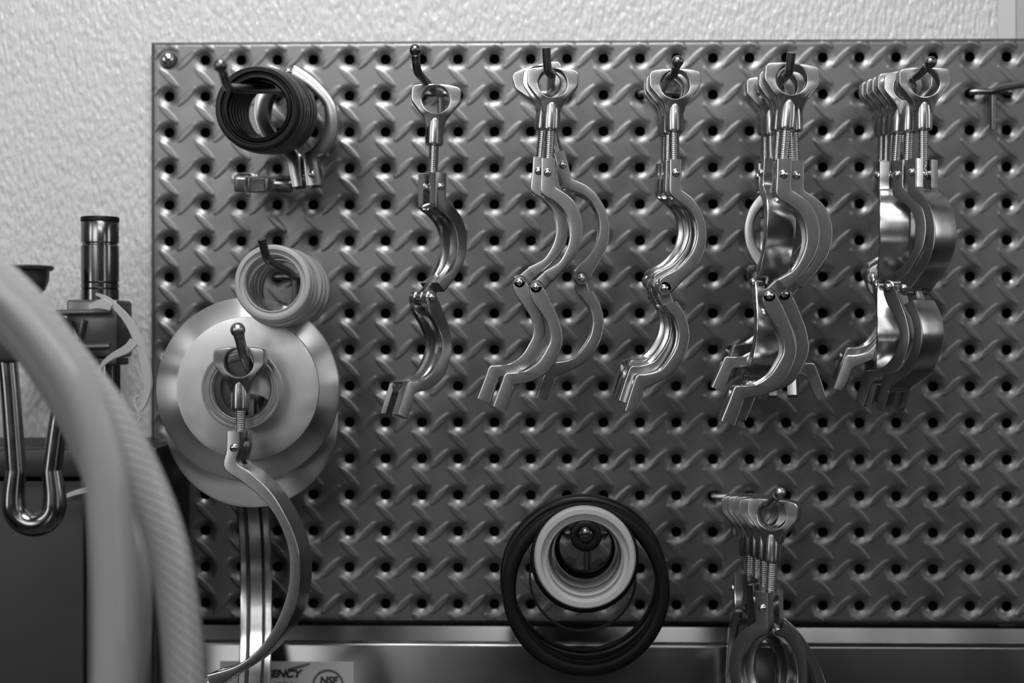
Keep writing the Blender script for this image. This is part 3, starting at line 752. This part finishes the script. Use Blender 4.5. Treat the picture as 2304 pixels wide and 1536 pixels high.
def band(name, P, widths, y, m, label, cat, thick=0.0009, group=None):
    """flat plastic strip with real thickness: centre line in pixels, half widths in pixels"""
    pts = catmull([at(p[0], p[1], y + (p[2] if len(p) > 2 else 0)) for p in P], 8); ws = lerp_list(widths, 8)
    c0 = pts[0].copy(); v = []; f = []
    for i, p in enumerate(pts):
        t = (pts[min(i + 1, len(pts) - 1)] - pts[max(i - 1, 0)]).normalized(); sd = t.cross(Vector((0, 1, 0))).normalized()
        w_ = ws[i] * S(y); nn = Vector((0, -1, 0))
        for a, b in ((-1, -1), (-.8, 1), (.8, 1), (1, -1)): v.append(p - c0 + sd * a * w_ + nn * b * thick)
    m_ = 4
    for i in range(len(pts) - 1):
        for k in range(4):
            l = (k + 1) % 4; f.append((i * 4 + k, i * 4 + l, (i + 1) * 4 + l, (i + 1) * 4 + k))
    f += [(3, 2, 1, 0), tuple((len(pts) - 1) * 4 + k for k in range(4))]
    o = mesh(name, v, f, m, sharp=60); o.location = c0
    return tag(o, label, cat, group)
st = band('plastic_strap', [(216, 661), (240, 672), (262, 692), (290, 725), (312, 770), (326, 820), (332, 865), (326, 900), (314, 925)], [3, 6, 8, 10, 12, 12, 11, 8, 4], 0.082, M_SIL2,
          'clear plastic strap arching over the right side of the post', 'strap')
s = S(.082)
lp = MB().tube([at(312, 890, .083) - st.location, at(303, 896, .083) - st.location, at(303, 912, .083) - st.location, at(311, 925, .083) - st.location, at(314, 940, .083) - st.location, at(303, 958, .083) - st.location], 0.0013, 10).build('strap_tail', M_SIL2, st)
band('plastic_tag', [(301, 768), (285, 785), (255, 800), (235, 815), (222, 832)], [12, 11, 8, 6, 2], 0.088, M_SIL2, 'short clear plastic tongue crossing the foot of the post collar', 'plastic tag')
band('hang_tag', [(200, 692), (215, 686), (232, 684), (250, 692)], [5, 9, 13, 8], 0.084, M_SIL2, 'small clear tag with a hole on the post collar', 'tag')
band('plastic_tie', [(148, 1116), (170, 1108), (208, 1099)], [5, 6, 7], 0.1080, M_SIL2, 'clear plastic tie end beside the bent steel pipe, over the cabinet', 'tie')

def utube():
    y = 0.215; s = S(y); c = at(77, 1115, y)
    r = empty('bent_pipe', c, 'U-shaped steel pipe hanging at the left edge in front of the cabinet', 'pipe')
    q = lambda x, z: Vector(((x - 77) * s, 0, (1115 - z) * s))
    left = [q(8, 740), q(20, 850), q(30, 980), q(36, 1065)]; right = [q(117, 1065), q(128, 980), q(142, 890), q(160, 780)]
    MB().tube(catmull(left, 5), 22 * s, 28).build('pipe_leg', M_TUBE, r)
    MB().tube(catmull(right, 5), 22 * s, 28).build('pipe_leg', M_TUBE, r)
    bend = [q(35.6, 1058), q(32.5, 1085), q(30, 1112)] + [Vector((47 * s * math.cos(a), 0, -47 * s * math.sin(a) - 19 * s)) for a in np.linspace(math.pi - .02, .02, 16)] + [q(124, 1112), q(121, 1085), q(117.4, 1058)]
    b = catmull(bend, 3); n = len(b)
    rr = [(22.3 + 4.4 * min(1, i / 9, (n - 1 - i) / 9)) * s for i in range(n)]
    MB().tube(b, rr, 30).build('pipe_bend', M_TUBE, r)
    MB().rbox((-200 - 77) * s, (52 - 77) * s, -0.012, 0.02, (1115 - 812) * s, (1115 - 735) * s, 0.003).rbox((-200 - 77) * s, (-150 - 77) * s, 0.019, y + WY - 0.0008, (1115 - 812) * s, (1115 - 735) * s, 0.003).build('bracket', M_DARK, r)
utube()
def funnel():
    y = 0.075; s = S(y); c = at(42, 600, y); CT_Z = at(100, 1008, 0.10).z
    r = empty('funnel_cup', c, 'dark funnel-shaped cup with a flat rim behind the hoses at left', 'funnel')
    prof = [(0.001, -26), (60, -8), (70, 0), (76, 2), (78, -1), (76, -7), (68, -10), (66, -32), (58, -52), (44, -66), (24, -76), (0.1, -80)]
    MB().lathe([(a * s, b * s) for a, b in prof], 48).build('cup', M_DARK, r)
    MB().lathe([(a * s, b * s) for a, b in [(20, -72), (22, -90), (80, -104), (118, -120), (128, -150), (124, -190), (0.1, -192)]], 48, Matrix.Diagonal((1, .6, 1, 1))).build('valve_body', M_DARK, r)
    MB().lathe([(0.1 * s, -170 * s), (9 * s, -170 * s), (9 * s, CT_Z - c.z + 0.0003), (0.1 * s, CT_Z - c.z + 0.0003)], 20, Matrix.Translation((-15 * s, 0, 0))).build('stem', M_DARK, r)
funnel()

def hose(name, P, rpx, y, m, label, uv=False, grp=None):
    pts = [at(p[0], p[1], y + (p[2] if len(p) > 2 else 0)) for p in P]
    c0 = pts[0].copy(); path = catmull([p - c0 for p in pts], 12)
    o = MB().tube(path, rpx * S(y), 40, cap=False).build(name, m, use_uv=True, sharp=0); o.location = c0
    # inner bore
    i = MB().tube(path, rpx * S(y) * .70, 32, cap=False).build('hose_bore', m, o, use_uv=True, sharp=0)
    return tag(o, label, 'hose', grp)
G = None
hose('plastic_hose', [(-1100, 380, -.1), (-420, 440, -.02), (-240, 470), (-120, 540), (0, 652), (62, 715), (120, 788), (168, 860), (203, 935), (231, 1030), (246, 1130), (257, 1300), (259, 1450), (254, 1600), (235, 1800), (230, 3200)], 52, 0.43, M_HOSE, 'thick clear plastic hose curving down at the far left foreground')
hose('plastic_hose', [(-1100, 480, -.1), (-420, 520, -.02), (-200, 570), (-90, 630), (0, 702), (60, 765), (130, 860), (190, 970), (240, 1090), (280, 1200), (296, 1320), (290, 1450), (276, 1600), (255, 1800), (240, 3200)], 46, 0.35, M_HOSE, 'greyer clear hose running half hidden behind the thick left hose')
hose('braided_hose', [(-1100, 400, -.1), (-420, 430, -.02), (-200, 480), (-60, 580), (60, 690), (130, 780), (200, 870), (262, 960), (330, 1095), (380, 1240), (405, 1400), (417, 1560), (424, 1800), (415, 3200)], 47, 0.385, M_HOSEB, 'braided clear hose with diagonal threads, rightmost of the foreground hoses')
